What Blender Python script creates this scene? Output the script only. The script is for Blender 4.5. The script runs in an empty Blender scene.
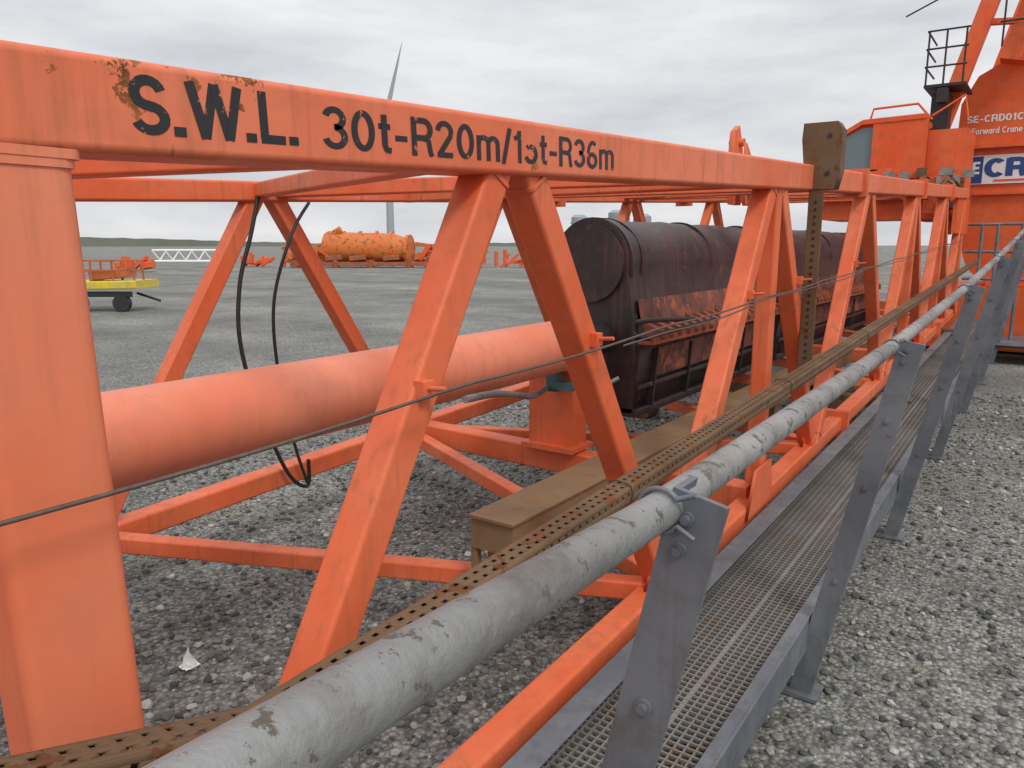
import bpy, math, random
import numpy as np
from mathutils import Vector, Matrix
random.seed(4); rng=np.random.default_rng(4)
sc=bpy.context.scene
H=1.7; SL=0.0425
V=Vector
# ---------------------------------------------------------------- materials
def newmat(name):
    m=bpy.data.materials.new(name); m.use_nodes=True
    nt=m.node_tree; b=nt.nodes['Principled BSDF']
    return m,nt,b
def N(nt,t,**k):
    n=nt.nodes.new(t)
    for a,v in k.items(): setattr(n,a,v)
    return n
def noise(nt,vec,scale,detail=3,rough=.55):
    n=N(nt,'ShaderNodeTexNoise'); n.inputs['Scale'].default_value=scale
    n.inputs['Detail'].default_value=detail; n.inputs['Roughness'].default_value=rough
    nt.links.new(vec,n.inputs['Vector']); return n.outputs['Fac']
def ramp(nt,fac,a,b,ca=(0,0,0,1),cb=(1,1,1,1)):
    r=N(nt,'ShaderNodeValToRGB'); r.color_ramp.elements[0].position=a; r.color_ramp.elements[1].position=b
    r.color_ramp.elements[0].color=ca; r.color_ramp.elements[1].color=cb
    nt.links.new(fac,r.inputs[0]); return r.outputs[0]
def mix(nt,fac,a,b,blend='MIX'):
    m=N(nt,'ShaderNodeMix',data_type='RGBA',blend_type=blend)
    for i,v in ((0,fac),(6,a),(7,b)):
        if isinstance(v,bpy.types.NodeSocket): nt.links.new(v,m.inputs[i])
        else: m.inputs[i].default_value=v if i==0 else (tuple(v)+(1,) if len(v)==3 else v)
    return m.outputs[2]
def math_(nt,op,a,b=0.0,c=0.0,clamp=False):
    m=N(nt,'ShaderNodeMath',operation=op); m.use_clamp=clamp
    for i,v in enumerate((a,b,c)):
        if isinstance(v,bpy.types.NodeSocket): nt.links.new(v,m.inputs[i])
        else: m.inputs[i].default_value=v
    return m.outputs[0]
def scaled(nt,vec,s):
    m=N(nt,'ShaderNodeMapping'); m.inputs['Scale'].default_value=s; nt.links.new(vec,m.inputs[0]); return m.outputs[0]
def worn(name,base,faded,rust=(.16,.05,.018),rustth=.68,streak=.25,rough=.5,metal=0,spots=(),dirt=(.12,.08,.05),dirtamt=.35,bump=.15,fine=60,spec=.4,rscale=16,rmul=(2.6,2.4,1.8),streakcol=(.2,.075,.03)):
    m,nt,b=newmat(name)
    co=N(nt,'ShaderNodeTexCoord').outputs['Object']
    n_low=noise(nt,co,2.2,3); n_mid=noise(nt,co,8,5,.7); n_chip=noise(nt,co,rscale,6,.7)
    c=mix(nt,ramp(nt,n_low,.35,.68),base,faded)
    c=mix(nt,math_(nt,'MULTIPLY',ramp(nt,n_mid,.48,.74),dirtamt),c,dirt)
    if streak>0:
        st=ramp(nt,noise(nt,scaled(nt,co,(26,26,1.6)),1,3,.6),.53,.75)
        st2=math_(nt,'MULTIPLY',st,ramp(nt,n_low,.36,.58))
        c=mix(nt,math_(nt,'MULTIPLY',st2,streak),c,streakcol)
    fac=ramp(nt,n_chip,rustth,rustth+.03)
    for (p,r,th) in spots:
        d=N(nt,'ShaderNodeVectorMath',operation='DISTANCE'); nt.links.new(co,d.inputs[0]); d.inputs[1].default_value=p
        fall=math_(nt,'SUBTRACT',1.0,math_(nt,'DIVIDE',d.outputs['Value'],r),clamp=True)
        f2=ramp(nt,math_(nt,'ADD',n_chip,math_(nt,'MULTIPLY',fall,.30)),th,th+.025)
        fac=math_(nt,'MAXIMUM',fac,math_(nt,'MULTIPLY',f2,ramp(nt,fall,0,.12)))
    rc=mix(nt,ramp(nt,n_mid,.35,.65),rust,(rust[0]*rmul[0],rust[1]*rmul[1],rust[2]*rmul[2]))
    c=mix(nt,fac,c,rc)
    nt.links.new(c,b.inputs['Base Color'])
    rr=math_(nt,'ADD',rough-.12,math_(nt,'MULTIPLY',n_mid,.28))
    rr=math_(nt,'ADD',rr,math_(nt,'MULTIPLY',fac,.3),clamp=True)
    nt.links.new(rr,b.inputs['Roughness'])
    b.inputs['Metallic'].default_value=metal; b.inputs['Specular IOR Level'].default_value=spec
    bp=N(nt,'ShaderNodeBump'); bp.inputs['Strength'].default_value=bump; bp.inputs['Distance'].default_value=.004
    nt.links.new(noise(nt,co,fine*.5,4,.6),bp.inputs['Height']); nt.links.new(bp.outputs[0],b.inputs['Normal'])
    return m
M_or=worn('orange_paint',(.72,.125,.040),(.76,.19,.085),rustth=.685,dirtamt=.34,dirt=(.22,.09,.045),streak=.5)
M_post=worn('faded_orange_post_paint',(.76,.185,.085),(.79,.25,.14),rustth=.735,dirtamt=.2,dirt=(.38,.15,.09),streak=.3)
M_chord=worn('orange_chord_paint',(.72,.145,.055),(.76,.20,.10),rust=(.10,.035,.012),rustth=.71,dirtamt=.3,dirt=(.25,.1,.05),streak=.45,rscale=22,rmul=(5,4.6,3),
   spots=[((-1.1,.60,1.975),.17,.765),((-1.1,.80,1.98),.13,.75),((-1.1,.70,1.985),.12,.76),((-1.1,.50,1.93),.07,.76),((-1.1,.64,1.80),.10,.775),((-1.1,.05,2.0),.3,.80),((-1.1,1.66,1.90),.10,.80)])
M_orfar=worn('orange_paint_deep',(.74,.095,.018),(.74,.15,.045),rustth=.66,dirtamt=.35)
M_pipe=worn('faded_orange_cylinder_paint',(.74,.20,.105),(.76,.26,.16),rustth=.75,dirtamt=.3,dirt=(.38,.17,.11),rough=.42,streak=.2)
M_galv=worn('galvanised_steel',(.14,.155,.18),(.23,.25,.275),rust=(.12,.055,.025),rustth=.66,rough=.5,metal=.3,dirt=(.08,.07,.06),dirtamt=.6,streak=.6,streakcol=(.09,.06,.045))
M_rail=worn('weathered_rail_steel',(.36,.365,.36),(.20,.20,.195),rust=(.11,.095,.08),rustth=.58,rough=.45,metal=.3,dirt=(.12,.10,.085),dirtamt=.85,fine=200,bump=.5,rscale=34,streak=.2,rmul=(1.5,1.5,1.5),streakcol=(.1,.08,.06))
M_grate=worn('grating_steel',(.20,.19,.175),(.27,.26,.245),rust=(.12,.075,.045),rustth=.62,rough=.55,metal=.3)
M_brown=worn('brown_rusty_steel',(.120,.070,.036),(.17,.105,.056),rust=(.07,.028,.014),rustth=.56,rough=.65,dirtamt=.5,streak=.4)
M_tan=worn('tan_painted_beam',(.20,.12,.06),(.26,.165,.09),rust=(.12,.045,.015),rustth=.60,rough=.5,dirtamt=.4)
M_black=worn('charred_black_coating',(.018,.016,.020),(.036,.030,.034),rust=(.10,.035,.022),rustth=.62,rough=.42,dirt=(.085,.04,.032),dirtamt=.8,streak=.6,streakcol=(.17,.065,.05),bump=.6,fine=50,spec=.6,rscale=7)
M_rustred=worn('oxide_red_panel',(.22,.085,.06),(.10,.045,.037),rust=(.30,.09,.05),rustth=.53,rough=.6,dirt=(.016,.014,.014),dirtamt=1.0,bump=.5,fine=50,rscale=6,streak=.7,streakcol=(.03,.02,.02),rmul=(1.3,1.3,1.3))
def plain(name,col,rough=.5,metal=0,var=.25,scale=8,bump=.1):
    m,nt,b=newmat(name); co=N(nt,'ShaderNodeTexCoord').outputs['Object']
    d=tuple(c*(1-var) for c in col); l=tuple(min(1,c*(1+var)) for c in col)
    n=noise(nt,co,scale,4,.6)
    nt.links.new(mix(nt,n,d,l),b.inputs['Base Color'])
    b.inputs['Roughness'].default_value=rough; b.inputs['Metallic'].default_value=metal
    return m
M_rubber=plain('black_rubber',(.02,.018,.017),.55)
M_wire=plain('wire_rope_steel',(.13,.10,.08),.5,.4,.6,60)
M_ink=worn('black_lettering',(.014,.014,.018),(.022,.022,.026),rust=(.58,.15,.065),rustth=.615,rough=.45,streak=0,dirtamt=.1,rscale=40,rmul=(1.2,1.2,1.2))
M_white=plain('white_paint',(.75,.76,.76),.5,0,.08)
M_blue=plain('blue_sign_paint',(.02,.06,.22),.4,0,.1)
M_yellow=worn('yellow_paint',(.72,.55,.03),(.6,.5,.1),rustth=.66)
M_teal=plain('teal_valve_paint',(.07,.15,.16),.5)
M_dark=plain('dark_steel',(.03,.03,.033),.5,.2)
M_greyc=plain('grey_sheet',(.30,.32,.34),.6,0,.2,2)
M_brk=worn('rusty_bracket_paint',(.45,.12,.06),(.28,.09,.05),rustth=.58,dirt=(.03,.02,.02),dirtamt=.8,rscale=9)
m,nt,b=newmat('cab_glass'); b.inputs['Base Color'].default_value=(.12,.17,.19,1); b.inputs['Roughness'].default_value=.06; b.inputs['Specular IOR Level'].default_value=.8; M_glass=m
# ---------------------------------------------------------------- mesh builder
import bmesh
class MB:
    def __init__(s): s.v=[]; s.f=[]; s.m=[]; s.sm=[]
    def add(s,vs,fs,mi=0,sm=True):
        o=len(s.v); s.v+= [tuple(q) for q in vs]
        for f in fs: s.f.append([i+o for i in f]); s.m.append(mi); s.sm.append(sm)
    def prof(s,p0,p1,prof,side,up,mi=0,cap=True,sm=True):
        n=len(prof); p0=V(p0);p1=V(p1)
        a=[p0+side*x+up*y for x,y in prof]; b_=[p1+side*x+up*y for x,y in prof]
        s.add(a+b_,[[i,(i+1)%n,n+(i+1)%n,n+i] for i in range(n)],mi,sm)
        if cap:
            s.add(a,[list(range(n-1,-1,-1))],mi,False); s.add(b_,[list(range(n))],mi,False)
    def beam(s,p0,p1,w,h,r=None,up=(0,0,1),mi=0,cap=True,seg=4):
        p0=V(p0);p1=V(p1); d=(p1-p0).normalized(); side=d.cross(V(up)).normalized(); u=side.cross(d).normalized()
        if r is None: r=min(w,h)*.14
        pr=[]
        for cx,cy,a0 in ((w/2-r,h/2-r,0),(-w/2+r,h/2-r,90),(-w/2+r,-h/2+r,180),(w/2-r,-h/2+r,270)):
            for k in range(seg):
                t=math.radians(a0+k*90/(seg-1)); pr.append((cx+r*math.cos(t),cy+r*math.sin(t)))
        s.prof(p0,p1,pr,side,u,mi,cap)
    def box(s,c,sz,mi=0,up=(0,0,1)):
        c=V(c); s.beam(c-V((0,sz[1]/2,0)),c+V((0,sz[1]/2,0)),sz[0],sz[2],min(sz)*.08,up,mi)
    def fbox(s,c,sz,mi=0):
        x,y,z=c; a,b_,d=[q/2 for q in sz]
        vs=[(x+i*a,y+j*b_,z+k*d) for i in(-1,1) for j in(-1,1) for k in(-1,1)]
        s.add(vs,[[0,1,3,2],[4,6,7,5],[0,4,5,1],[2,3,7,6],[0,2,6,4],[1,5,7,3]],mi,False)
    def tube(s,pts,r,n=16,mi=0,cap=True,smoothpts=0):
        P=[V(p) for p in pts]
        if smoothpts:
            Q=[]
            for i in range(len(P)-1):
                a=P[max(i-1,0)];b_=P[i];c=P[i+1];d=P[min(i+2,len(P)-1)]
                for k in range(smoothpts):
                    t=k/smoothpts
                    Q.append(.5*((2*b_)+(-a+c)*t+(2*a-5*b_+4*c-d)*t*t+(-a+3*b_-3*c+d)*t**3))
            Q.append(P[-1]); P=Q
        rs=r if isinstance(r,(list,tuple)) else [r]*len(P)
        t0=(P[1]-P[0]).normalized(); ref=V((0,0,1)) if abs(t0.z)<.9 else V((1,0,0))
        u=t0.cross(ref).normalized(); vs=[]
        for i,p in enumerate(P):
            t=(P[min(i+1,len(P)-1)]-P[max(i-1,0)]).normalized()
            u=(u-t*u.dot(t)).normalized(); w=t.cross(u)
            for k in range(n):
                a=2*math.pi*k/n; vs.append(p+(u*math.cos(a)+w*math.sin(a))*rs[i])
        fs=[]
        for i in range(len(P)-1):
            for k in range(n):
                fs.append([i*n+k,i*n+(k+1)%n,(i+1)*n+(k+1)%n,(i+1)*n+k])
        s.add(vs,fs,mi)
        if cap:
            s.add(vs[:n],[list(range(n-1,-1,-1))],mi,False); s.add(vs[-n:],[list(range(n))],mi,False)
    def plate(s,poly,d,mi=0):
        d=V(d); a=[V(p) for p in poly]; n=len(a); b_=[p+d for p in a]
        s.add(a,[list(range(n-1,-1,-1))],mi,False); s.add(b_,[list(range(n))],mi,False)
        s.add(a+b_,[[i,(i+1)%n,n+(i+1)%n,n+i] for i in range(n)],mi,False)
    def obj(s,name,mats,parent=None,wn=True):
        me=bpy.data.meshes.new(name); me.from_pydata(s.v,[],s.f)
        for m_ in mats: me.materials.append(m_)
        me.polygons.foreach_set('material_index',s.m); me.polygons.foreach_set('use_smooth',s.sm); me.update()
        bm=bmesh.new(); bm.from_mesh(me); bmesh.ops.recalc_face_normals(bm,faces=bm.faces); bm.to_mesh(me); bm.free()
        o=bpy.data.objects.new(name,me); sc.collection.objects.link(o)
        if wn:
            w=o.modifiers.new('wn','WEIGHTED_NORMAL'); w.weight=90
        if parent: o.parent=parent
        return o
def empty(name):
    e=bpy.data.objects.new(name,None); sc.collection.objects.link(e); e.empty_display_size=.3; return e
def arc(cx,cy,rx,ry,a0,a1,n=14):
    return [(cx+rx*math.cos(math.radians(a0+(a1-a0)*i/n)),cy+ry*math.sin(math.radians(a0+(a1-a0)*i/n))) for i in range(n+1)]
G={ 'S':(.62,[arc(.31,.705,.215,.215,15,270)+arc(.31,.28,.235,.205,90,-160)]),
 'W':(.98,[[(.05,1),(.27,.0)],[(.27,.0),(.49,1.0)],[(.49,1.0),(.71,.0)],[(.71,.0),(.93,1)]]),
 'L':(.56,[[(.1,1),(.1,.08)],[(.02,.08),(.54,.08)]]),
 '.':(.24,[[(.11,0),(.11,.17)]]),
 '3':(.58,[arc(.27,.72,.19,.20,165,-90)+arc(.27,.30,.21,.22,90,-165)]),
 '0':(.60,[arc(.29,.5,.205,.42,0,360,28)]),
 't':(.36,[[(.16,.95),(.16,.2),(.2,.09),(.32,.075)],[(.02,.66),(.32,.66)]]),
 '-':(.40,[[(.03,.40),(.35,.40)]]),
 'R':(.66,[[(.09,0),(.09,1.0)],[(.05,.925),(.36,.925)]+arc(.36,.70,.19,.225,85,-90)+[(.08,.475)],[(.36,.475),(.50,.40),(.54,.12),(.58,.0)]]),
 '2':(.58,[arc(.27,.70,.2,.225,175,-35)+[(.10,.08)],[(.04,.075),(.51,.075)]]),
 'm':(.88,[[(.09,0),(.09,.72)],arc(.255,.5,.165,.17,165,0)+[(.42,0)],arc(.585,.5,.165,.17,165,0)+[(.75,0)]]),
 '/':(.34,[[(.02,-.05),(.28,1.03)]]),
 '1':(.42,[[(.27,1.0),(.27,0)],[(.07,.74),(.2,.80),(.27,.96)]]),
 '5':(.56,[arc(.25,.31,.21,.24,100,-160),[(.1,.50),(.16,.56)]]),
 '6':(.60,[arc(.29,.29,.2,.22,0,360,24),arc(.33,.45,.24,.475,170,55,12)]),
 'E':(.58,[[(.1,0),(.1,1)],[(.1,.925),(.52,.925)],[(.1,.5),(.48,.5)],[(.1,.075),(.52,.075)]]),
 'C':(.66,[arc(.34,.5,.25,.42,45,315,20)]),
 'D':(.64,[[(.1,0),(.1,1)],[(.1,.92),(.3,.92)]+arc(.3,.5,.25,.42,85,-85)+[(.1,.08)]]),
 'A':(.66,[[(.04,0),(.33,1)],[(.33,1),(.62,0)],[(.15,.3),(.51,.3)]]),
 'N':(.68,[[(.1,0),(.1,1)],[(.1,1),(.56,0)],[(.56,0),(.56,1)]]),
 'F':(.54,[[(.1,0),(.1,1)],[(.1,.925),(.5,.925)],[(.1,.5),(.46,.5)]]),
 'o':(.56,[arc(.27,.35,.2,.28,0,360,20)]), 'r':(.36,[[(.09,0),(.09,.7)],arc(.28,.42,.19,.24,165,80,6)]),
 'w':(.76,[[(.04,.7),(.2,0)],[(.2,0),(.37,.7)],[(.37,.7),(.54,0)],[(.54,0),(.7,.7)]]),
 'a':(.54,[arc(.25,.35,.18,.28,0,360,18),[(.45,.7),(.45,0)]]), 'd':(.54,[arc(.25,.35,.18,.28,0,360,18),[(.45,1),(.45,0)]]),
 'n':(.54,[[(.09,0),(.09,.7)],arc(.26,.45,.17,.2,165,0)+[(.43,0)]]), 'e':(.54,[arc(.26,.35,.19,.28,0,310,18),[(.07,.36),(.45,.36)]]),
 ' ':(.3,[]) }
def text(name,body,origin,xdir,ydir,width,height,mat,parent,t=.15,sp=.04):
    tot=sum(G[ch][0]+sp for ch in body)-sp; sx=width/tot
    X=V(xdir).normalized(); Y=V(ydir).normalized(); Z=X.cross(Y); O=V(origin); c=MB(); cur=0; lay=0
    for ch in body:
        for st in G[ch][1]:
            lay=(lay+1)%4; Pp=[V((x,y)) for x,y in st]; n=len(Pp); vs=[]
            closed=(Pp[0]-Pp[-1]).length<1e-4
            for i,p in enumerate(Pp):
                a=Pp[i-1] if i>0 else (Pp[-2] if closed else p); b_=Pp[i+1] if i<n-1 else (Pp[1] if closed else p)
                d=(b_-a).normalized(); q=V((-d.y,d.x))
                tt=t*(1.2 if ch=='.' else 1)
                for s_ in (1,-1):
                    w=p+q*s_*tt/2; vs.append(O+X*((cur+w.x)*sx)+Y*(w.y*height)+Z*(.0003*lay))
            c.add(vs,[[2*i,2*i+2,2*i+3,2*i+1] for i in range(n-1)],0,False)
        cur+=G[ch][0]+sp
    return c.obj(name,[mat],parent,False)
# ---------------------------------------------------------------- boom
P=1.096; Y0=.473
XN=-1.165; XF=-3.52; ZT=1.868; ZB=.225
def L(x,y,z): return V((x,y,z+SL*y))
def yk(k): return Y0+P*k
boom=empty('crane_boom')
K0,K1=-3,11; ya,yb=yk(K0)-.2,yk(K1)+.1
c=MB(); c.beam(L(XN,ya,ZT),L(XN,yb,ZT),.13,.133,.014); c.obj('top_chord_near',[M_chord],boom)
c=MB()
c.beam(L(XN,ya,ZB),L(XN,yb,ZB),.10,.10,.014)
c.beam(L(XF,ya,ZT),L(XF,yb,ZT),.12,.105,.014)
c.beam(L(XF,ya,ZB+.06),L(XF,yb,ZB+.06),.12,.11,.014)
c.obj('chords',[M_or],boom)
c=MB(); wd=MB()
def collar(mb,p,d,w,h,up):
    mb.beam(p-d*.005,p+d*.005,w+.008,h+.008,.016,up=up)
for k in range(K0,K1):
    j=(k%2)*.002
    bot=(k%2==0)
    z0,z1=(ZB,ZT) if bot else (ZT,ZB)
    p0,p1=L(XN,yk(k)+(.135 if k==0 else .085),z0),L(XN,yk(k+1)+(0 if bot else .02),z1)
    c.beam(p0,p1,.090,.096-j*2,.012,up=(1,0,0))
    d=(p1-p0).normalized(); q=.076/abs(d.z)
    collar(wd,p0+d*q,d,.09,.096,(1,0,0)); collar(wd,p1-d*q,d,.09,.096,(1,0,0))
    zz0,zz1=(ZB+.06 if z1==ZB else z1),(ZB+.06 if z0==ZB else z0)
    c.beam(L(XF,yk(k)+.035,zz0),L(XF,yk(k+1)-.055,zz1),.09,.088-j*2,.01,up=(1,0,0))
    xa,xb=(XF,XN) if bot else (XN,XF)
    c.beam(L(xa,yk(k)+.04,ZT+.006),L(xb,yk(k+1)-.04,ZT+.006),.08,.076-j,.01)
    zf=lambda x: ZB+.056 if x==XF else ZB+.02
    c.beam(L(xb,yk(k)+.04,zf(xb)),L(xa,yk(k+1)-.04,zf(xa)),.08,.078-j,.01)
for k in (3,7,9,11):
    c.beam(L(XN,yk(k)+.07,ZB),L(XN,yk(k)+.07,ZT-.03),.085,.082,.012,up=(0,1,0))
for k in (3,7,11):
    c.beam(L(XF,yk(k),ZB+.07),L(XN,yk(k),ZB+.04),.13,.135,.012)
    c.beam(L(XF,yk(k),ZT-.01),L(XN,yk(k),ZT-.01),.09,.09,.012)
c.obj('lacing',[M_or],boom)
c=MB(); yp=yk(0)-.022
c.beam(L(XN,yp+.05,ZB),L(XN,yp,ZT-.03),.122,.160,.022,up=(0,1,0))
for s_,w_ in ((0,.170),(1,.184)):
    c.beam(L(XN+.001,yp,ZT-.085+.012*s_),L(XN+.001,yp,ZT-.06),.126+.003*s_,w_,.02,up=(0,1,0))
c.obj('end_post',[M_post],boom)
c=MB()
for k in range(-2,K1+1):
    if k%2==0 and k>0:
        y=yk(k)+.03; z=ZB+.04
        c.plate([L(XN-.006,y-.17,z),L(XN-.006,y+.17,z),L(XN-.006,y+.1,z+.10),L(XN-.006,y-.1,z+.10)],(.014,0,0))
for k in (3,7,11):
    y=yk(k)
    c.plate([L(XN+.052,y-.22,ZB+.0),L(XN+.052,y+.15,ZB+.0),L(XN+.052,y+.12,ZB+.22),L(XN+.052,y-.12,ZB+.22)],(.014,0,0))
for y in (5.6,8.35,10.6):
    for xx,zz in ((XN,ZT),(XN,ZB),(XF,ZT),(XF,ZB+.06)):
        for q in (-.017,.017):
            c.box(L(xx,y+q,zz),(.18,.024,.18))
for y in (1.23,2.0,3.42,4.22,5.6):
    c.box(L(XN+.056,y,H-.365),(.03,.035,.04))
    c.tube([L(XN+.07,y,H-.362),L(XN+.118,y,H-.358)],.006,8)
for k in (5,8):
    y=yk(k)
    c.plate([L(XF+.4,y-.12,ZT+.05),L(XF+.4,y+.12,ZT+.05),L(XF+.4,y+.07,ZT+.3),L(XF+.4,y-.07,ZT+.3)],(.03,0,0))
hy,hz_=6.8,2.58
c.plate([V((-2.42,hy-.10,2.05)),V((-2.42,hy+.10,2.05)),V((-2.42,hy+.13,2.42)),V((-2.42,hy+.06,2.58)),V((-2.42,hy-.02,2.72)),V((-2.42,hy-.12,2.66)),V((-2.42,hy-.15,2.45))],(.05,0,0))
c.tube([V((-2.46,hy,hz_)),V((-2.33,hy,hz_))],.035,16)
c.plate([V((-2.30,hy-.08,2.05)),V((-2.30,hy+.12,2.05)),V((-2.30,hy+.10,2.40)),V((-2.30,hy-.10,2.56))],(.03,0,0))
c.beam(L(XF,hy,ZT+.02),L(XN,hy,ZT+.02),.1,.08)
c.obj('gussets_and_flanges',[M_or],boom)
wd.obj('weld_beads',[M_or],boom)
xd=(0,1,SL); yd=(0,-SL,1)
zb=ZT-.133/2
text('lettering_swl','S.W.L.',L(XN+.0655,.613,zb+.030),xd,yd,.300,.082,M_ink,boom,.175,.05)
text('lettering_capacity','30t-R20m/15t-R36m',L(XN+.0655,.966,zb+.028),xd,yd,1.115,.076,M_ink,boom,.145,.045)
c=MB(); pts=[]
for y in np.arange(-.6,12.2,.12):
    pts.append((-1.045,y,H-.352+.036*y-.010*math.sin(math.pi*((y-.2)%1.08)/1.08)))
c.tube(pts,.0038,8)
c.tube([(p[0]+.01,p[1],p[2]-.012-.008*math.sin(p[1]*3)) for p in pts if p[1]>1.95],.003,6)
c.obj('handline_rope',[M_wire],boom)
c=MB()
for y in (0.0,6.9,11.2):
    for xx in (XN-.25,XF+.25):
        zz=ZB+SL*y-.06
        c.box((xx,y,zz/2),(.25,.25,zz-.02))
    c.box((-2.3,y,ZB+SL*y-.11),(2.9,.2,.09))
c.obj('support_trestle',[M_brown],boom)
# ---------------------------------------------------------------- cable tray
tray=empty('cable_tray')
c=MB(); XT=-.962; hw=.033
path=[V((XT,13,H-.765+SL*13-.01)),V((XT,.66,H-.735)),V((XT,.31,H-.618)),V((XT,-.5,H-.37))]
for a,b_ in zip(path[:-1],path[1:]):
    d=(b_-a); Ln=d.length; d.normalize(); up=V((1,0,0)).cross(d).normalized()
    if up.z<0: up=-up
    for xo,ww in ((-.026,.014),(.026,.014),(0,.016)):
        c.beam(a+V((xo,0,0)),b_+V((xo,0,0)),ww,.004,.001,seg=2)
    n=int(Ln/.034)
    for i in range(n):
        p=a+d*(i+.5)*(Ln/n)
        c.beam(p+V((-.020,0,0)),p+V((.020,0,0)),.022,.0038,.0012,seg=2)
    c.beam(a+V((-hw,0,0))-up*.010,b_+V((-hw,0,0))-up*.010,.004,.02,.001,seg=2)
    c.beam(a+V((-hw,0,0))-up*.058,b_+V((-hw,0,0))-up*.058,.004,.05,.001,seg=2)
    c.beam(a+V((hw,0,0))-up*.006,b_+V((hw,0,0))-up*.006,.004,.012,.001,seg=2)
    c.beam(a+V((hw,0,0))-up*.033,b_+V((hw,0,0))-up*.033,.004,.022,.001,seg=2)
    for i in range(n):
        p=a+d*(i+.5)*(Ln/n)
        c.beam(p-up*.026+V((-hw,0,0))-d*.012,p-up*.026+V((-hw,0,0))+d*.012,.0036,.014,.001,seg=2)
        c.beam(p-up*.017+V((hw,0,0))-d*.012,p-up*.017+V((hw,0,0))+d*.012,.0036,.012,.001,seg=2)
c.obj('perforated_channel',[M_brown],tray,False)
c=MB()
for ox,oz,r in [(.0,-.03,.010),(.018,-.034,.007),(-.016,-.036,.008)]:
    pts=[V((XT+ox,y,H-.762+SL*y+oz+.005*math.sin(y*2.3+ox*90)-.02)) for y in np.arange(.7,13,.3)]
    pts=[V((XT+ox,-.5,H-.37+oz-.01)),V((XT+ox,.31,H-.622+oz-.01))]+pts
    c.tube(pts,r,10)
c.obj('cables',[M_rubber],tray)
c=MB()
for y in (1.9,3.5,5.2):
    z=H-.765+SL*y
    c.tube([(XT+.037,y,z-.04),(XT+.038,y,z+.004),(XT-.038,y+.01,z+.006),(XT-.04,y,z-.06)],.0028,6,smoothpts=3)
c.obj('tray_ties',[M_wire],tray)
br=empty('perforated_bracket')
c=MB(); y=4.37;x=-1.08
c.beam((x,y-.045,1.02),(x,y-.045,2.27),.075,.012,.003,up=(0,1,0))
c.beam((x-.036,y,1.02),(x-.036,y,2.27),.008,.09,.002,up=(0,1,0))
c.plate([(x-.06,y-.055,1.99),(x+.09,y-.055,1.99),(x+.11,y-.055,2.08),(x+.11,y-.055,2.29),(x+.085,y-.055,2.33),(x-.085,y-.055,2.33),(x-.09,y-.055,2.25)],(0,.1,0))
c.obj('channel',[M_brown],br)
c=MB()
for i in range(24):
    z=1.05+i*.038
    c.tube([(x,y-.0515,z),(x,y-.0535,z)],.008,10)
for zz in (2.07,2.26): c.tube([(x+.05,y-.055,zz),(x+.05,y-.06,zz)],.012,10)
c.obj('bolt_holes',[M_dark],br)
# ---------------------------------------------------------------- hydraulic cylinder
hc=empty('hydraulic_cylinder')
c=MB(); c.tube([(-2.2,-1.0,1.13),(-2.2,3.66,1.15)],.143,48)
c.tube([(-2.2,3.60,1.15),(-2.2,3.68,1.15)],.149,48)
c.obj('barrel',[M_pipe],hc)
c=MB(); c.tube([(-2.2,3.66,1.15),(-2.2,4.0,1.15)],.10,32); c.obj('rod',[M_dark],hc)
st=empty('pipe_support')
c=MB(); c.box((-2.33,3.76,.78),(.30,.16,.50)); c.box((-2.33,3.755,1.02),(.36,.22,.03)); c.box((-2.33,3.755,.53),(.36,.24,.03))
c.obj('pedestal',[M_or],st)
vv=empty('hydraulic_valve')
c=MB()
c.box((-2.27,3.62,.94),(.07,.06,.12)); c.box((-2.20,3.60,.92),(.16,.05,.045)); c.tube([(-2.27,3.62,1.0),(-2.27,3.62,1.05)],.02,12); c.tube([(-2.31,3.6,1.05),(-2.21,3.6,1.06)],.008,8)
c.obj('valve_body',[M_teal],vv)
c=MB()
c.tube([(-2.30,3.6,.90),(-2.2,3.3,.91),(-2.06,2.9,1.0),(-1.95,2.6,1.06),(-1.88,2.33,1.09)],.016,10,smoothpts=6)
c.tube([(-2.12,3.6,.92),(-2.0,3.62,.92),(-1.9,3.7,.98)],.012,10,smoothpts=6)
c.obj('hydraulic_line',[M_rail],vv)
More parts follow.
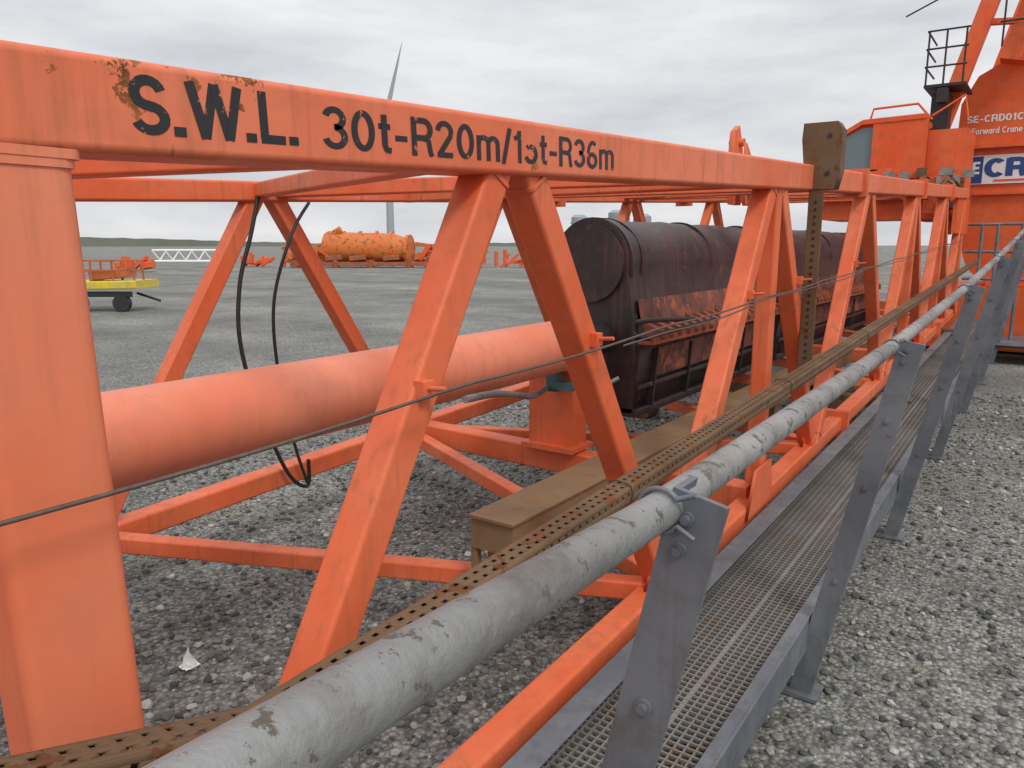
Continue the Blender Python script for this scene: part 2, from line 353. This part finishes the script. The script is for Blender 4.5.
# ---------------------------------------------------------------- charred tanks
def tank(y0,y1):
    e=empty('charred_tank')
    c=MB(); X=-2.3;zc=1.59;r=.262
    pr=[]
    for i in range(0,33):
        t=math.radians(-8+196*i/32); pr.append((X+r*math.cos(t),zc+r*math.sin(t)))
    pr+= [(X-.24,1.3),(X-.12,.70),(X+.30,.70),(X+.34,1.12),(X+.30,1.14)]
    ny=22; n=len(pr); vs=[]
    for j in range(ny+1):
        yy=y0+(y1-y0)*j/ny
        for (px,pz) in pr:
            q=math.sin(yy*7+pz*9)*.007+math.sin(yy*17+px*31)*.004
            vs.append((px+q,yy,pz+q*.6))
    fs=[[j*n+i,j*n+(i+1)%n,(j+1)*n+(i+1)%n,(j+1)*n+i] for j in range(ny) for i in range(n)]
    c.add(vs,fs,0); c.add(vs[:n],[list(range(n))],0,False); c.add(vs[-n:],[list(range(n))],0,False)
    for yy in (y0+.03,y0+.16,(y0+y1)/2,y1-.03):
        c.tube([(X,yy-.012,zc),(X,yy+.012,zc)],r+.012,48)
    c.tube([(X,y0-.03,zc),(X,y0+.02,zc)],r-.03,48)
    for k in range(5):
        t=y0+.2+k*(y1-y0-.4)/4
        c.plate([(X+.31,t,1.10),(X+.37,t,1.06),(X+.34,t,.72),(X+.28,t,.72)],(0,.02,0))
    c.beam((X+.28,y0,.70),(X+.28,y1,.70),.10,.05)
    c.beam((X+.33,y0,.86),(X+.33,y1,.86),.03,.03)
    c.obj('shell',[M_black],e,False)
    c=MB()
    c.plate([(X+.29,y0+.06,1.38),(X+.345,y0+.04,1.16),(X+.345,y1-.04,1.16),(X+.29,y1-.06,1.38)],(.006,0,0))
    c.plate([(X+.348,y0+.25,1.08),(X+.336,y0+.25,.90),(X+.336,y1-.3,.90),(X+.348,y1-.3,1.08)],(.005,0,0))
    c.obj('side_panel',[M_rustred],e,False)
    c=MB()
    c.beam((X+.40,y0-.05,1.135),(X+.40,y1,1.135),.10,.012,.003)
    c.beam((X+.445,y0-.05,1.165),(X+.445,y1,1.165),.008,.05,.002)
    for i in range(int((y1-y0)/.13)):
        yy=y0+.05+i*.13
        c.plate([(X+.34,yy,1.15),(X+.452,yy,1.15),(X+.452,yy,1.205),(X+.34,yy,1.25)],(0,.055,0))
    c.obj('bracket_row',[M_brk],e)
tank(4.07,6.62); tank(6.9,11.0)
cp=empty('tank_pipework'); c=MB()
c.tube([(-1.86,3.80,1.28),(-1.84,3.95,1.28),(-1.80,4.5,1.25)],.014,10,smoothpts=5)
c.tube([(-1.86,3.80,1.22),(-1.84,3.95,1.19),(-1.81,4.9,1.22)],.010,10,smoothpts=5)
c.tube([(-1.88,3.84,1.32),(-1.88,3.82,1.15),(-1.9,3.85,1.02)],.012,10,smoothpts=5)
c.box((-1.88,3.86,1.25),(.05,.05,.08))
c.obj('pipes',[M_dark],cp)
# ---------------------------------------------------------------- tan beam
tb=empty('steel_box_beam')
c=MB()
c.beam((-1.66,2.2,.665),(-1.66,10.5,.685),.215,.012,.003)
c.beam((-1.665,2.215,.595),(-1.665,10.5,.615),.20,.125,.01)
c.beam((-1.66,2.27,.485),(-1.66,4.2,.50),.13,.09,.006)
c.beam((-1.76,2.24,.56),(-1.76,2.24,.34),.03,.03,.004,up=(1,0,0))
for y in (3.1,4.4,5.7,7.2): c.box((-1.66,y,.39),(.12,.12,.26))
c.obj('beam',[M_tan],tb)
# ---------------------------------------------------------------- hanging hoses
hs=empty('hanging_hose'); c=MB()
c.tube([(-3.42,2.55,1.95),(-3.42,2.49,1.75),(-3.44,2.42,1.5),(-3.44,2.40,1.2),(-3.42,2.47,.85),(-3.4,2.62,.45),(-3.38,2.74,.34),(-3.36,2.74,.5)],.011,10,smoothpts=8)
c.tube([(-3.42,2.88,1.93),(-3.36,2.70,1.75),(-3.38,2.58,1.4),(-3.4,2.60,1.0),(-3.4,2.68,.6),(-3.38,2.74,.36)],.009,10,smoothpts=8)
c.obj('hose',[M_rubber],hs)
# ---------------------------------------------------------------- walkway
wk=empty('access_walkway')
def W(x,y,z): return V((x,y,z+.03*y))
WZ=.195; y0,y1=-.6,13.0; xi,xo=-1.072,-.625
c=MB()
c.beam(W(xo,y0,WZ-.02),W(xo,y1,WZ-.02),.012,.13,.003); c.beam(W(xo-.022,y0,WZ+.04),W(xo-.022,y1,WZ+.04),.04,.008,.002)
c.beam(W(xo-.022,y0,WZ-.082),W(xo-.022,y1,WZ-.082),.045,.008,.002)
c.beam(W(xi,y0,WZ+.0),W(xi,y1,WZ+.0),.012,.16,.003); c.beam(W(xi+.038,y0,WZ+.079),W(xi+.038,y1,WZ+.079),.085,.008,.002)
for y in np.arange(0,13,1.0): c.beam(W(xi,y,WZ-.05),W(xo,y,WZ-.05),.05,.06,.004)
c.obj('side_frames',[M_galv],wk)
c=MB(); n=14
for i in range(n):
    x=xi+.03+(xo-xi-.07)*i/(n-1)
    t=.016 if i==8 else .005
    c.prof(W(x,y0,WZ+.018),W(x,y1,WZ+.018),[(-t/2,-.014),(t/2,-.014),(t/2,.014),(-t/2,.014)],V((1,0,0)),V((0,0,1)),sm=False)
yy=y0
while yy<y1:
    a=W(xi+.02,yy,WZ+.029); b_=W(xo-.03,yy,WZ+.029)
    c.prof(a,b_,[(-.003,-.004),(.003,-.004),(.003,.004),(-.003,.004)],V((0,1,0)),V((0,0,1)),sm=False)
    yy+=.027 if yy<6 else .05
c.obj('grating',[M_grate],wk,False)
rail=[V((-.19,-.5,H-.148)),V((-.27,.17,H-.228)),V((-.34,.76,H-.298)),V((-.42,2.77,H-.335)),V((-.39,4.71,H-.235)),V((-.37,6.78,H-.105)),V((-.36,8.9,H+.03)),V((-.36,10.9,H+.16)),V((-.36,12.9,H+.28))]
c=MB(); c.tube(rail,.0218,28)
for i in (3,5):
    p=rail[i]; d=(rail[i]-rail[i-1]).normalized(); c.tube([p-d*.35,p-d*.25],.0238,28)
c.obj('top_rail',[M_rail],wk)
c=MB(); cb=MB()
for i,p in enumerate(rail[2:]):
    top=p+V((.040 if i==0 else .058,.03,.018)); foot=V((-.60 if i==0 else -.635,top.y,0.012))
    d=(top-foot).normalized(); side=V((0,1,0)).cross(d).normalized()
    if side.x<0: side=-side
    w=.066 if i==0 else .076; t=.008; dp=.055
    prf=[(-w/2,0),(w/2,0),(w/2,t),(-w/2+t,t),(-w/2+t,dp),(-w/2,dp)]
    if i: prf=[(-w/2,0),(w/2,0),(w/2,dp*.7),(w/2-t,dp*.7),(w/2-t,t),(-w/2+t,t),(-w/2+t,dp),(-w/2,dp)]
    c.prof(foot,top,prf,side,V((0,1,0)),sm=False)
    c.box(foot+V((0,.03,.0)),(.14,.12,.014))
    for dz in (-.03,-.07):
        q=top+d*dz+side*(-.008)
        cb.tube([q,q-V((0,.004,0))],.0088,16); cb.tube([q,q-V((0,.010,0))],.006,6)
    for s in (.35,.62,.80):
        q=foot.lerp(top,s); cb.tube([q,q-V((0,.004,0))],.011,16); cb.tube([q,q-V((0,.010,0))],.007,6)
    q=p+V((0,.012,0))
    ring=[q+V((.026*math.cos(math.radians(a)),0,.026*math.sin(math.radians(a)))) for a in range(40,330,15)]
    ring=[q+V((.042,0,.026))]+ring+[q+V((.042,0,-.026))]
    cb.tube(ring,.0033,8)
c.obj('posts',[M_galv],wk,False); cb.obj('bolts_and_clamps',[M_galv],wk)
# ---------------------------------------------------------------- crane
cr=empty('pedestal_crane'); yc=14.5
def pl(pts,y,th,mi=0): c.plate([(x,y,z) for x,z in pts],(0,th,0),mi)
c=MB()
arcp=[(-1.30+.5*(1-math.cos(math.radians(a))),1.75-.65*math.sin(math.radians(a))) for a in range(0,91,15)]
pl([(-1.52,3.12),(-1.50,3.9),(-1.30,4.3),(-.95,4.5),(2.6,4.75),(2.6,1.1)]+arcp[::-1]+[(-1.30,3.1)],yc,2.2)
c.box((.6,yc-.05,3.22),(4.2,.12,.05)); c.box((.6,yc-.02,1.1),(3.0,.3,.08)); c.box((.6,yc-.03,2.5),(3.6,.08,.04))
c.box((-.75,yc+1.2,.55),(2.6,3.0,1.0))
for (p0,p1,w) in [((-1.85,13.9,2.9),(-.65,14.3,7.4),.24),((-.85,14.2,4.4),(0,14.6,8.0),.34),((-1.5,15.5,3.0),(-.3,16.5,8),.22),((.9,14.2,4.5),(.5,14.6,8.0),.3)]:
    c.beam(p0,p1,w,w*.8,.02,up=(0,1,0))
for z in (5.0,5.6,6.2):
    c.beam((-1.3+(z-5)*.27,14.1,z),(.2,14.3,z-.1),.09,.09)
for q in np.arange(4.5,7,.25): c.beam((-.75+(q-4.4)*.22,13.95,q),(-.45+(q-4.4)*.22,13.95,q),.03,.03)
for o_ in (-.75,-.45): c.beam((o_,13.95,4.4),(o_+.6,13.95,7.1),.04,.04,up=(0,1,0))
c.obj('slewing_house',[M_orfar],cr)
c=MB(); c.tube([(.6,15.6,0),(.6,15.6,1.1)],1.4,40); c.obj('pedestal',[M_galv],cr)
c=MB()
cx0,cx1,cz0,cz1,cy=-3.12,-1.75,2.42,3.50,12.9
pl([(cx0,cz0),(cx0,3.0),(cx0+.10,3.32),(cx0+.5,cz1),(cx1,cz1),(cx1,cz0)],cy+.03,1.5)
for x0,x1,z0,z1 in ((cx0,cx0+.08,2.8,3.3),(cx0+.66,cx0+.76,2.8,3.5),(cx0,cx1,2.72,2.82),(cx0,cx1,2.4,2.46)):
    c.fbox(((x0+x1)/2,cy,(z0+z1)/2),(x1-x0,.08,z1-z0))
c.beam((cx0+.06,cy,3.27),(cx0+.5,cy,3.52),.08,.07); c.beam((cx0+.5,cy,3.52),(cx1,cy,3.54),.1,.08)
c.fbox((cx0+1.08,cy,3.1),(.64,.07,.86))
c.box((-2.2,cy+.3,2.25),(1.7,1.2,.35)); c.box((-1.5,13.4,2.7),(.6,.8,1.3))
c.tube([(-1.7,13.0,3.5),(-1.9,13.0,3.74),(-2.5,13.0,3.72),(-2.55,13.0,3.5)],.018,8); c.tube([(-1.7,13,3.55),(-1.3,13,3.8),(-1.25,13,3.5)],.018,8)
c.obj('operator_cab',[M_orfar],cr)
c=MB()
pl([(cx0+.09,2.83),(cx0+.09,3.2),(cx0+.16,3.28),(cx0+.5,3.44),(cx0+.65,3.44),(cx0+.65,2.83)],cy+.01,.015)
c.obj('cab_windows',[M_glass],cr)
c=MB()
c.box((-1.62,13.8,4.02),(.55,1.0,.04))
for x in (-1.88,-1.65,-1.4): c.tube([(x,13.35,4.02),(x,13.35,4.8)],.014,8)
for z in (4.3,4.55,4.8): c.tube([(-1.9,13.35,z),(-1.36,13.35,z)],.014,8); c.tube([(-1.9,13.35,z),(-1.9,14.3,z)],.014,8)
for x in (-1.0,-.7,-.4,-.1): c.tube([(x,14.0,4.6),(x,14.0,5.35)],.014,8)
for z in (4.95,5.35): c.tube([(-1.05,14.0,z),(.5,14.0,z)],.014,8)
c.tube([(-2.2,13.2,5.02),(-1.35,13.2,5.38)],.012,8); c.tube([(-1.7,13.2,5.32),(-1.15,13.2,5.30)],.022,8)
c.box((-1.68,13.7,3.65),(.24,.4,.6)); c.box((-1.62,13.2,3.85),(.14,.2,.2)); c.box((-1.75,13.3,3.3),(.1,.2,.2))
c.obj('machinery_platform',[M_dark],cr)
c=MB()
for i in range(44):
    x=random.uniform(-2.1,-1.1); y=random.uniform(11.6,13.2); z=random.uniform(2.2,2.75)
    s=[random.uniform(.04,.18) for _ in range(3)]
    c.box((x,y,z),s,random.choice((0,0,1,2)))
for i in range(9):
    x=random.uniform(-2.1,-1.3)
    c.tube([(x,11.4+random.random()*.6,2.35),(x+.1,12.0,2.5+random.random()*.15),(x+.25,12.7,2.4)],.013,8,1,smoothpts=5)
for x in (-1.35,-1.15): c.box((x,12.4,2.1),(.05,1.6,.5))
c.obj('boom_foot_rigging',[M_orfar,M_brown,M_rail],cr)
c=MB(); c.fbox((-.12,yc-.02,2.87),(2.90,.02,.44)); c.obj('banner_board',[M_white],cr,False)
c=MB(); c.fbox((-1.33,yc-.034,2.87),(.44,.006,.41)); c.obj('banner_blue',[M_blue],cr,False)
text('banner_letters','LDE',(-1.50,yc-.040,2.81),(1,0,0),(0,0,1),.36,.18,M_white,cr,.2)
text('banner_letters_dark','CRANE',(-1.08,yc-.034,2.76),(1,0,0),(0,0,1),1.4,.27,M_blue,cr,.24)
c=MB(); c.fbox((-.1,yc-.034,2.70),(1.7,.006,.03)); c.obj('banner_stripe',[M_orfar],cr,False)
text('crane_id','SE-CRD01C',(-1.40,yc-.004,3.60),(1,0,0),(0,0,1),.76,.105,M_white,cr,.17)
text('crane_name','Forward Crane',(-1.32,yc-.004,3.42),(1,0,0),(0,0,1),.68,.095,M_white,cr,.14)
rl=empty('safety_railing'); c=MB()
for x in (-.95,-.75,-.45,-.1,.4): c.tube([(x,13.4,.3),(x,13.4,2.0)],.025,10)
for z in (1.2,1.6,2.0): c.tube([(-1.15,13.4,z),(.8,13.4,z)],.022,10)
c.fbox((-.2,13.5,.28),(1.9,1.2,.06))
c.obj('rails',[M_galv],rl)
# ---------------------------------------------------------------- ground
def gravelmat():
    m,nt,b=newmat('gravel'); co=N(nt,'ShaderNodeTexCoord').outputs['Object']
    def vor(s):
        v=N(nt,'ShaderNodeTexVoronoi'); v.inputs['Scale'].default_value=s; nt.links.new(co,v.inputs['Vector']); return v
    v1=vor(46); v2=vor(100)
    sep=N(nt,'ShaderNodeSeparateColor'); nt.links.new(v1.outputs['Color'],sep.inputs[0])
    c1=ramp(nt,sep.outputs[0],0,1,(.07,.071,.066,1),(.46,.46,.435,1))
    sep2=N(nt,'ShaderNodeSeparateColor'); nt.links.new(v2.outputs['Color'],sep2.inputs[0])
    c2=ramp(nt,sep2.outputs[1],0,1,(.08,.08,.075,1),(.40,.40,.37,1))
    c=mix(nt,.4,c1,c2)
    d=ramp(nt,v1.outputs['Distance'],.3,.75,(1,1,1,1),(.38,.38,.38,1))  # darkens cell edges: shade of the gaps between stones put into the colour
    c=mix(nt,.85,c,d,'MULTIPLY')
    big=ramp(nt,noise(nt,co,.5,6,.65),.36,.66,(.72,.72,.72,1),(1.24,1.23,1.19,1))
    c=mix(nt,1.0,c,big,'MULTIPLY')
    st=ramp(nt,noise(nt,scaled(nt,co,(.03,.3,1)),1,4),.4,.65,(.82,.82,.84,1),(1.22,1.22,1.20,1))
    c=mix(nt,1.0,c,st,'MULTIPLY')
    moss=ramp(nt,noise(nt,co,1.1,5,.7),.52,.72)
    c=mix(nt,math_(nt,'MULTIPLY',moss,.45),c,(.16,.14,.075))
    nt.links.new(c,b.inputs['Base Color']); b.inputs['Roughness'].default_value=.85
    bp=N(nt,'ShaderNodeBump'); bp.inputs['Strength'].default_value=.85; bp.inputs['Distance'].default_value=.012
    nt.links.new(math_(nt,'SUBTRACT',1,v1.outputs['Distance']),bp.inputs['Height']); nt.links.new(bp.outputs[0],b.inputs['Normal'])
    return m
g=MB(); R=2500
g.add([(-R,-R,0),(R,-R,0),(R,R,0),(-R,R,0)],[[0,1,2,3]],0,False)
g.obj('ground',[gravelmat()],None,False)
t=(1+5**.5)/2
ico=np.array([(-1,t,0),(1,t,0),(-1,-t,0),(1,-t,0),(0,-1,t),(0,1,t),(0,-1,-t),(0,1,-t),(t,0,-1),(t,0,1),(-t,0,-1),(-t,0,1)])/1.9
fi=np.array([(0,11,5),(0,5,1),(0,1,7),(0,7,10),(0,10,11),(1,5,9),(5,11,4),(11,10,2),(10,7,6),(7,1,8),(3,9,4),(3,4,2),(3,2,6),(3,6,8),(3,8,9),(4,9,5),(2,4,11),(6,2,10),(8,6,7),(9,8,1)])
ns=46000
px=-7+9.0*rng.random(ns); py=.3+10*rng.random(ns)**1.3
sz=.0055+.018*rng.random(ns)**3
vs=ico[None]*(1+.5*(rng.random((ns,12,1))-.5))
vs=vs*np.stack([np.ones(ns),.6+.5*rng.random(ns),.45+.4*rng.random(ns)],1)[:,None,:]
an=rng.random(ns)*6.283; ca,sa=np.cos(an)[:,None],np.sin(an)[:,None]
vx=vs[...,0]*ca-vs[...,1]*sa; vy=vs[...,0]*sa+vs[...,1]*ca
VS=np.stack([vx*sz[:,None]+px[:,None],vy*sz[:,None]+py[:,None],vs[...,2]*sz[:,None]+(sz*.3)[:,None]],2).reshape(-1,3)
FS=(fi[None]+12*np.arange(ns)[:,None,None]).reshape(-1,3)
me=bpy.data.meshes.new('gravel_stones'); me.from_pydata(VS.tolist(),[],FS.tolist())
m,nt,b=newmat('stone'); gi=N(nt,'ShaderNodeNewGeometry')
rp=N(nt,'ShaderNodeValToRGB'); el_=rp.color_ramp.elements
el_[0].position=0; el_[0].color=(.05,.051,.048,1); el_[1].position=1; el_[1].color=(.46,.46,.43,1)
e_=el_.new(.5); e_.color=(.15,.15,.14,1); e_=el_.new(.8); e_.color=(.24,.22,.18,1)
nt.links.new(gi.outputs['Random Per Island'],rp.inputs[0]); nt.links.new(rp.outputs[0],b.inputs['Base Color']); b.inputs['Roughness'].default_value=.85
me.materials.append(m); o=bpy.data.objects.new('gravel_stones',me); sc.collection.objects.link(o)
c=MB(); vs=[]
for i in range(9):
    for j in range(9):
        vs.append((-2.72+(i-4)*.008+random.uniform(-.004,.004),1.56+(j-4)*.008+random.uniform(-.004,.004),.012+max(0,.075-.02*math.hypot(i-4,j-4))*random.uniform(.6,1.2)))
c.add(vs,[[i*9+j,i*9+j+1,(i+1)*9+j+1,(i+1)*9+j] for i in range(8) for j in range(8)],0,False)
c.obj('crumpled_plastic_litter',[M_white],None,False)
# ---------------------------------------------------------------- hills
c=MB(); vs=[];nn=160
for i in range(nn):
    a=math.radians(20+110*i/nn); D=900; x=-D*math.sin(a); y=D*math.cos(a)
    hgt=3+6.0*max(0,math.sin(i*.035-1.2))+1.5*math.sin(i*.11)+random.random()*1.0
    vs+=[(x,y,-1),(x*1.02,y*1.02,max(1.5,hgt))]
c.add(vs,[[2*i,2*i+2,2*i+3,2*i+1] for i in range(nn-1)],0,False)
c.obj('hills',[plain('hill_grass',(.10,.11,.085),.9,0,.35,.02)],None,False)
# ---------------------------------------------------------------- turbine
wt=empty('wind_turbine')
dx,dy=(-.569-.164*.816-.104*.363),(.803-.164*.578+.147*.363); k_=400; bx,by=dx*k_,dy*k_; hz=H+.177*k_
c=MB(); c.tube([(bx,by,0),(bx,by,hz)],[2.2,1.3],24)
f=V((-dx,-dy,0)).normalized(); rt=V((.816,.578,0))
hub=V((bx,by,hz))+f*3
c.beam(hub-f*7,hub,3,3,.8); c.tube([hub-f*.5,hub+f*1.5],[1.5,.6],20)
for an in (75,195,315):
    a=math.radians(an); d=rt*math.cos(a)+V((0,0,1))*math.sin(a); q=d.cross(f); Lb=33
    pts=[(0,.6),(.15,1.5),(.3,1.25),(.7,.7),(1,.12)]
    lo=[hub+d*(Lb*s)+q*w for s,w in pts]; hi=[hub+d*(Lb*s)-q*w*.6 for s,w in pts][::-1]
    c.plate(lo+hi,f*.35)
c.obj('tower_and_rotor',[plain('turbine_grey',(.33,.35,.38),.5,0,.05,.05)],wt)
# ---------------------------------------------------------------- distant equipment
def P2(px,dist,z=0):
    xc=(px-512)/760; d=V((-.569+.816*xc,.803+.578*xc,0)); return V((d.x*dist,d.y*dist,z))
cam_r=V((.816,.578,0)); fw=V((-cam_r.y,cam_r.x,0)); Z=V((0,0,1))
M_drum=worn('drum_orange',(.70,.15,.025),(.58,.20,.05),rustth=.56,fine=2,rscale=3)
e=empty('orange_drum_machine'); B=P2(378,60)
c=MB(); c2=MB()
c.tube([B+cam_r*-3.6+fw*.6+Z*1.45,B+cam_r*1.6-fw*.4+Z*1.40],[1.25,1.15],28)
c.tube([B+cam_r*1.6-fw*.4+Z*1.4,B+cam_r*2.7-fw*.7+Z*1.35],[1.15,.85],28); c.tube([B+cam_r*2.7-fw*.7+Z*1.35,B+cam_r*2.95-fw*.75+Z*1.35],1.12,28)
c.tube([B+cam_r*-3.0+Z*2.5,B+cam_r*-2.4+Z*2.85],.3,12)
for q in (-3.5,-2.3,-1.0,.3,1.5): c.tube([B+cam_r*(q-.07)-fw*(q*.19-.1)+Z*1.42,B+cam_r*(q+.07)-fw*(q*.19-.1)+Z*1.42],1.34,28)
for z0,z1,a,b_ in ((.5,.5,-7.0,8.6),(1.0,1.9,-6.5,-3.2),(1.8,1.1,3.2,8.2),(.9,.9,3.2,8.6),(1.5,1.1,-7,-3.4)):
    (c2 if z0<1 else c).beam(B+cam_r*a+Z*z0,B+cam_r*b_+Z*z1,.25,.28)
for i in range(34):
    q=random.choice((random.uniform(-6.8,-3.6),random.uniform(3.2,8.2),random.uniform(3.2,8.2)))
    mb=random.choice((c,c2)); o_=fw*random.uniform(-.8,.8)
    if random.random()<.35: mb.tube([B+o_+cam_r*q+fw*.3+Z*.9,B+o_+cam_r*q-fw*.3+Z*.9],random.uniform(.2,.55),14)
    else: mb.beam(B+o_+cam_r*q+Z*random.uniform(.3,1.5),B+o_+cam_r*(q+random.uniform(.3,1.3))+Z*random.uniform(.3,1.7),random.uniform(.12,.5),random.uniform(.12,.5))
for q in (-6.9,-5.2,4,6,8): c2.beam(B+cam_r*q,B+cam_r*(q+.2)+Z*1.7,.18,.18,up=(0,1,0))
c.obj('drum_and_frame',[M_drum],e); c2.obj('red_frame',[M_orfar],e)
c=MB()
for q in (-5.6,-4.6,-2.6,.0,2.9,4.6,6): c.beam(B+cam_r*q-fw*1.5,B+cam_r*q-fw*1.5+Z*.6,.5,.5,up=(0,1,0))
for q in (-5.3,-3.3,-1.5,1.0,4.2,5.4): c.beam(B+cam_r*q-fw*1.5+Z*.7,B+cam_r*(q+1.2)-fw*1.5+Z*.8,.5,.35)
c.beam(B+cam_r*-6-fw*1.5+Z*.3,B+cam_r*6-fw*1.5+Z*.3,.3,.3)
c.obj('skids',[M_brk],e)
for px_,w_,hh,d_ in ((258,2.6,1.2,62),(140,2.4,1.2,50),(512,2.5,1.5,60)):
    e=empty('orange_steel_assembly'); B=P2(px_,d_); c=MB()
    for i in range(int(w_*4)+2):
        q=-w_/2+w_*random.random(); o_=fw*random.uniform(-.5,.5)
        if i%4==0: c.tube([B+o_+cam_r*q+Z*.1,B+o_+cam_r*q+Z*hh*random.uniform(.6,1)],.15,12)
        elif i%2==1: c.beam(B+o_+cam_r*q+Z*.1,B+o_+cam_r*(q+random.uniform(.3,1.2))+Z*(hh*random.uniform(.3,.9)),.2,.2)
        else: c.beam(B+o_+cam_r*q+Z*.4,B+o_+cam_r*(q+.7)+Z*.5,.6,random.uniform(.2,.6))
    c.obj('frame',[M_orfar],e)
e=empty('yellow_work_platform'); B=P2(112,20.5); c=MB()
c.beam(B+cam_r*-1.2+Z*.66,B+cam_r*1.2+Z*.70,1.3,.20)
c.obj('deck',[M_yellow],e); c=MB()
for q in (-1.15,-.6,0,.55,1.1):
    for w_ in (0,.5): c.beam(B+cam_r*q-fw*w_+Z*.75,B+cam_r*q-fw*w_+Z*1.3,.045,.045,up=(1,0,0))
for w_ in (0,.5):
    for z in (1.05,1.3): c.beam(B+cam_r*-1.2-fw*w_+Z*z,B+cam_r*(1.1 if w_==0 else .6)-fw*w_+Z*z,.045,.045)
c.beam(B+cam_r*-.2+Z*.9,B+cam_r*.8+Z*1.0,.5,.25)
c.obj('guard_rails',[worn('ochre_red',(.42,.10,.04),(.5,.16,.05))],e); c=MB()
for q in (-.95,-.35,.75): c.tube([B+cam_r*q-fw*.45+Z*.22,B+cam_r*q-fw*.6+Z*.22],.22,18)
c.beam(B+cam_r*-1.1-fw*.5+Z*.45,B+cam_r*1.0-fw*.5+Z*.45,.1,.14); c.beam(B+cam_r*.9+Z*.45,B+cam_r*1.5+Z*.25,.06,.06)
c.obj('wheels_and_chassis',[M_dark],e)
e=empty('white_lattice_mast'); B=P2(196,58); c=MB()
for z,o_ in ((.5,0),(1.3,.3),(.5,.9),(1.3,1.2)):
    c.tube([B+cam_r*-2.6+V((-o_,o_,z)),B+cam_r*2.2+V((-o_,o_,z))],.09,10)
for i in range(10):
    q=-2.5+i*.48; c.tube([B+cam_r*q+Z*(.5 if i%2 else 1.3),B+cam_r*(q+.48)+V((-.3,.3,1.3 if i%2 else .5))],.06,8)
c.obj('mast',[M_white],e)
e=empty('storage_tank'); B=P2(610,44); c=MB()
for q,r_,h_ in ((-1.9,.45,3.35),(-.9,.3,3.2),(.3,.6,3.6),(1.6,.5,3.4)):
    c.tube([B+cam_r*q,B+cam_r*q+Z*(h_-.15)],r_,24); c.tube([B+cam_r*q+Z*(h_-.15),B+cam_r*q+Z*h_],[r_,r_*.6],24)
c.beam(B+cam_r*-2.4+Z*2.9,B+cam_r*2.3+Z*2.9,.1,.08); c.beam(B+cam_r*-2.4-fw*.7+Z*1.0,B+cam_r*2.3-fw*.7+Z*1.0,.5,1.2)
c.obj('vessels',[M_greyc],e)
# ---------------------------------------------------------------- world, sun, camera
w=bpy.data.worlds.new('World'); sc.world=w; w.use_nodes=True; nt=w.node_tree
bg=nt.nodes['Background']; out=nt.nodes['World Output']
sky=N(nt,'ShaderNodeTexSky',sky_type='NISHITA'); sky.sun_disc=False
el=math.radians(48); az=math.radians(120)
sky.sun_elevation=el; sky.sun_rotation=az; sky.air_density=1; sky.dust_density=3
nt.links.new(sky.outputs[0],bg.inputs[0]); bg.inputs[1].default_value=.08
bg2=N(nt,'ShaderNodeBackground'); tc=N(nt,'ShaderNodeTexCoord').outputs['Generated']
n1=noise(nt,scaled(nt,tc,(1.2,1.2,5)),2.0,7,.6)
cl=ramp(nt,n1,.34,.64,(.63,.65,.69,1),(.92,.92,.925,1))
sp=N(nt,'ShaderNodeSeparateXYZ'); nt.links.new(tc,sp.inputs[0])
mr=N(nt,'ShaderNodeMapRange'); nt.links.new(sp.outputs[2],mr.inputs[0]); mr.inputs[1].default_value=.22; mr.inputs[2].default_value=1; mr.inputs[3].default_value=1; mr.inputs[4].default_value=1.6
nt.links.new(cl,bg2.inputs[0]); nt.links.new(mr.outputs[0],bg2.inputs[1])
ms=N(nt,'ShaderNodeMixShader'); ms.inputs[0].default_value=.9
nt.links.new(bg.outputs[0],ms.inputs[1]); nt.links.new(bg2.outputs[0],ms.inputs[2]); nt.links.new(ms.outputs[0],out.inputs[0])
sun=bpy.data.lights.new('sun','SUN'); sun.energy=1.5; sun.angle=math.radians(14); sun.color=(1,.96,.9)
so=bpy.data.objects.new('sun',sun); sc.collection.objects.link(so)
sd=V((math.sin(az)*math.cos(el),math.cos(az)*math.cos(el),math.sin(el)))
so.rotation_euler=sd.to_track_quat('Z','Y').to_euler()
cam=bpy.data.cameras.new('camera'); co=bpy.data.objects.new('camera',cam); sc.collection.objects.link(co)
cam.sensor_width=36; cam.lens=760/1024*36; cam.clip_end=6000; cam.clip_start=.02
co.location=(0,0,H); co.rotation_euler=(math.radians(90-10.37),0,math.radians(35.3)); sc.camera=co
sc.view_settings.view_transform='Standard'; sc.view_settings.look='None'; sc.view_settings.exposure=0
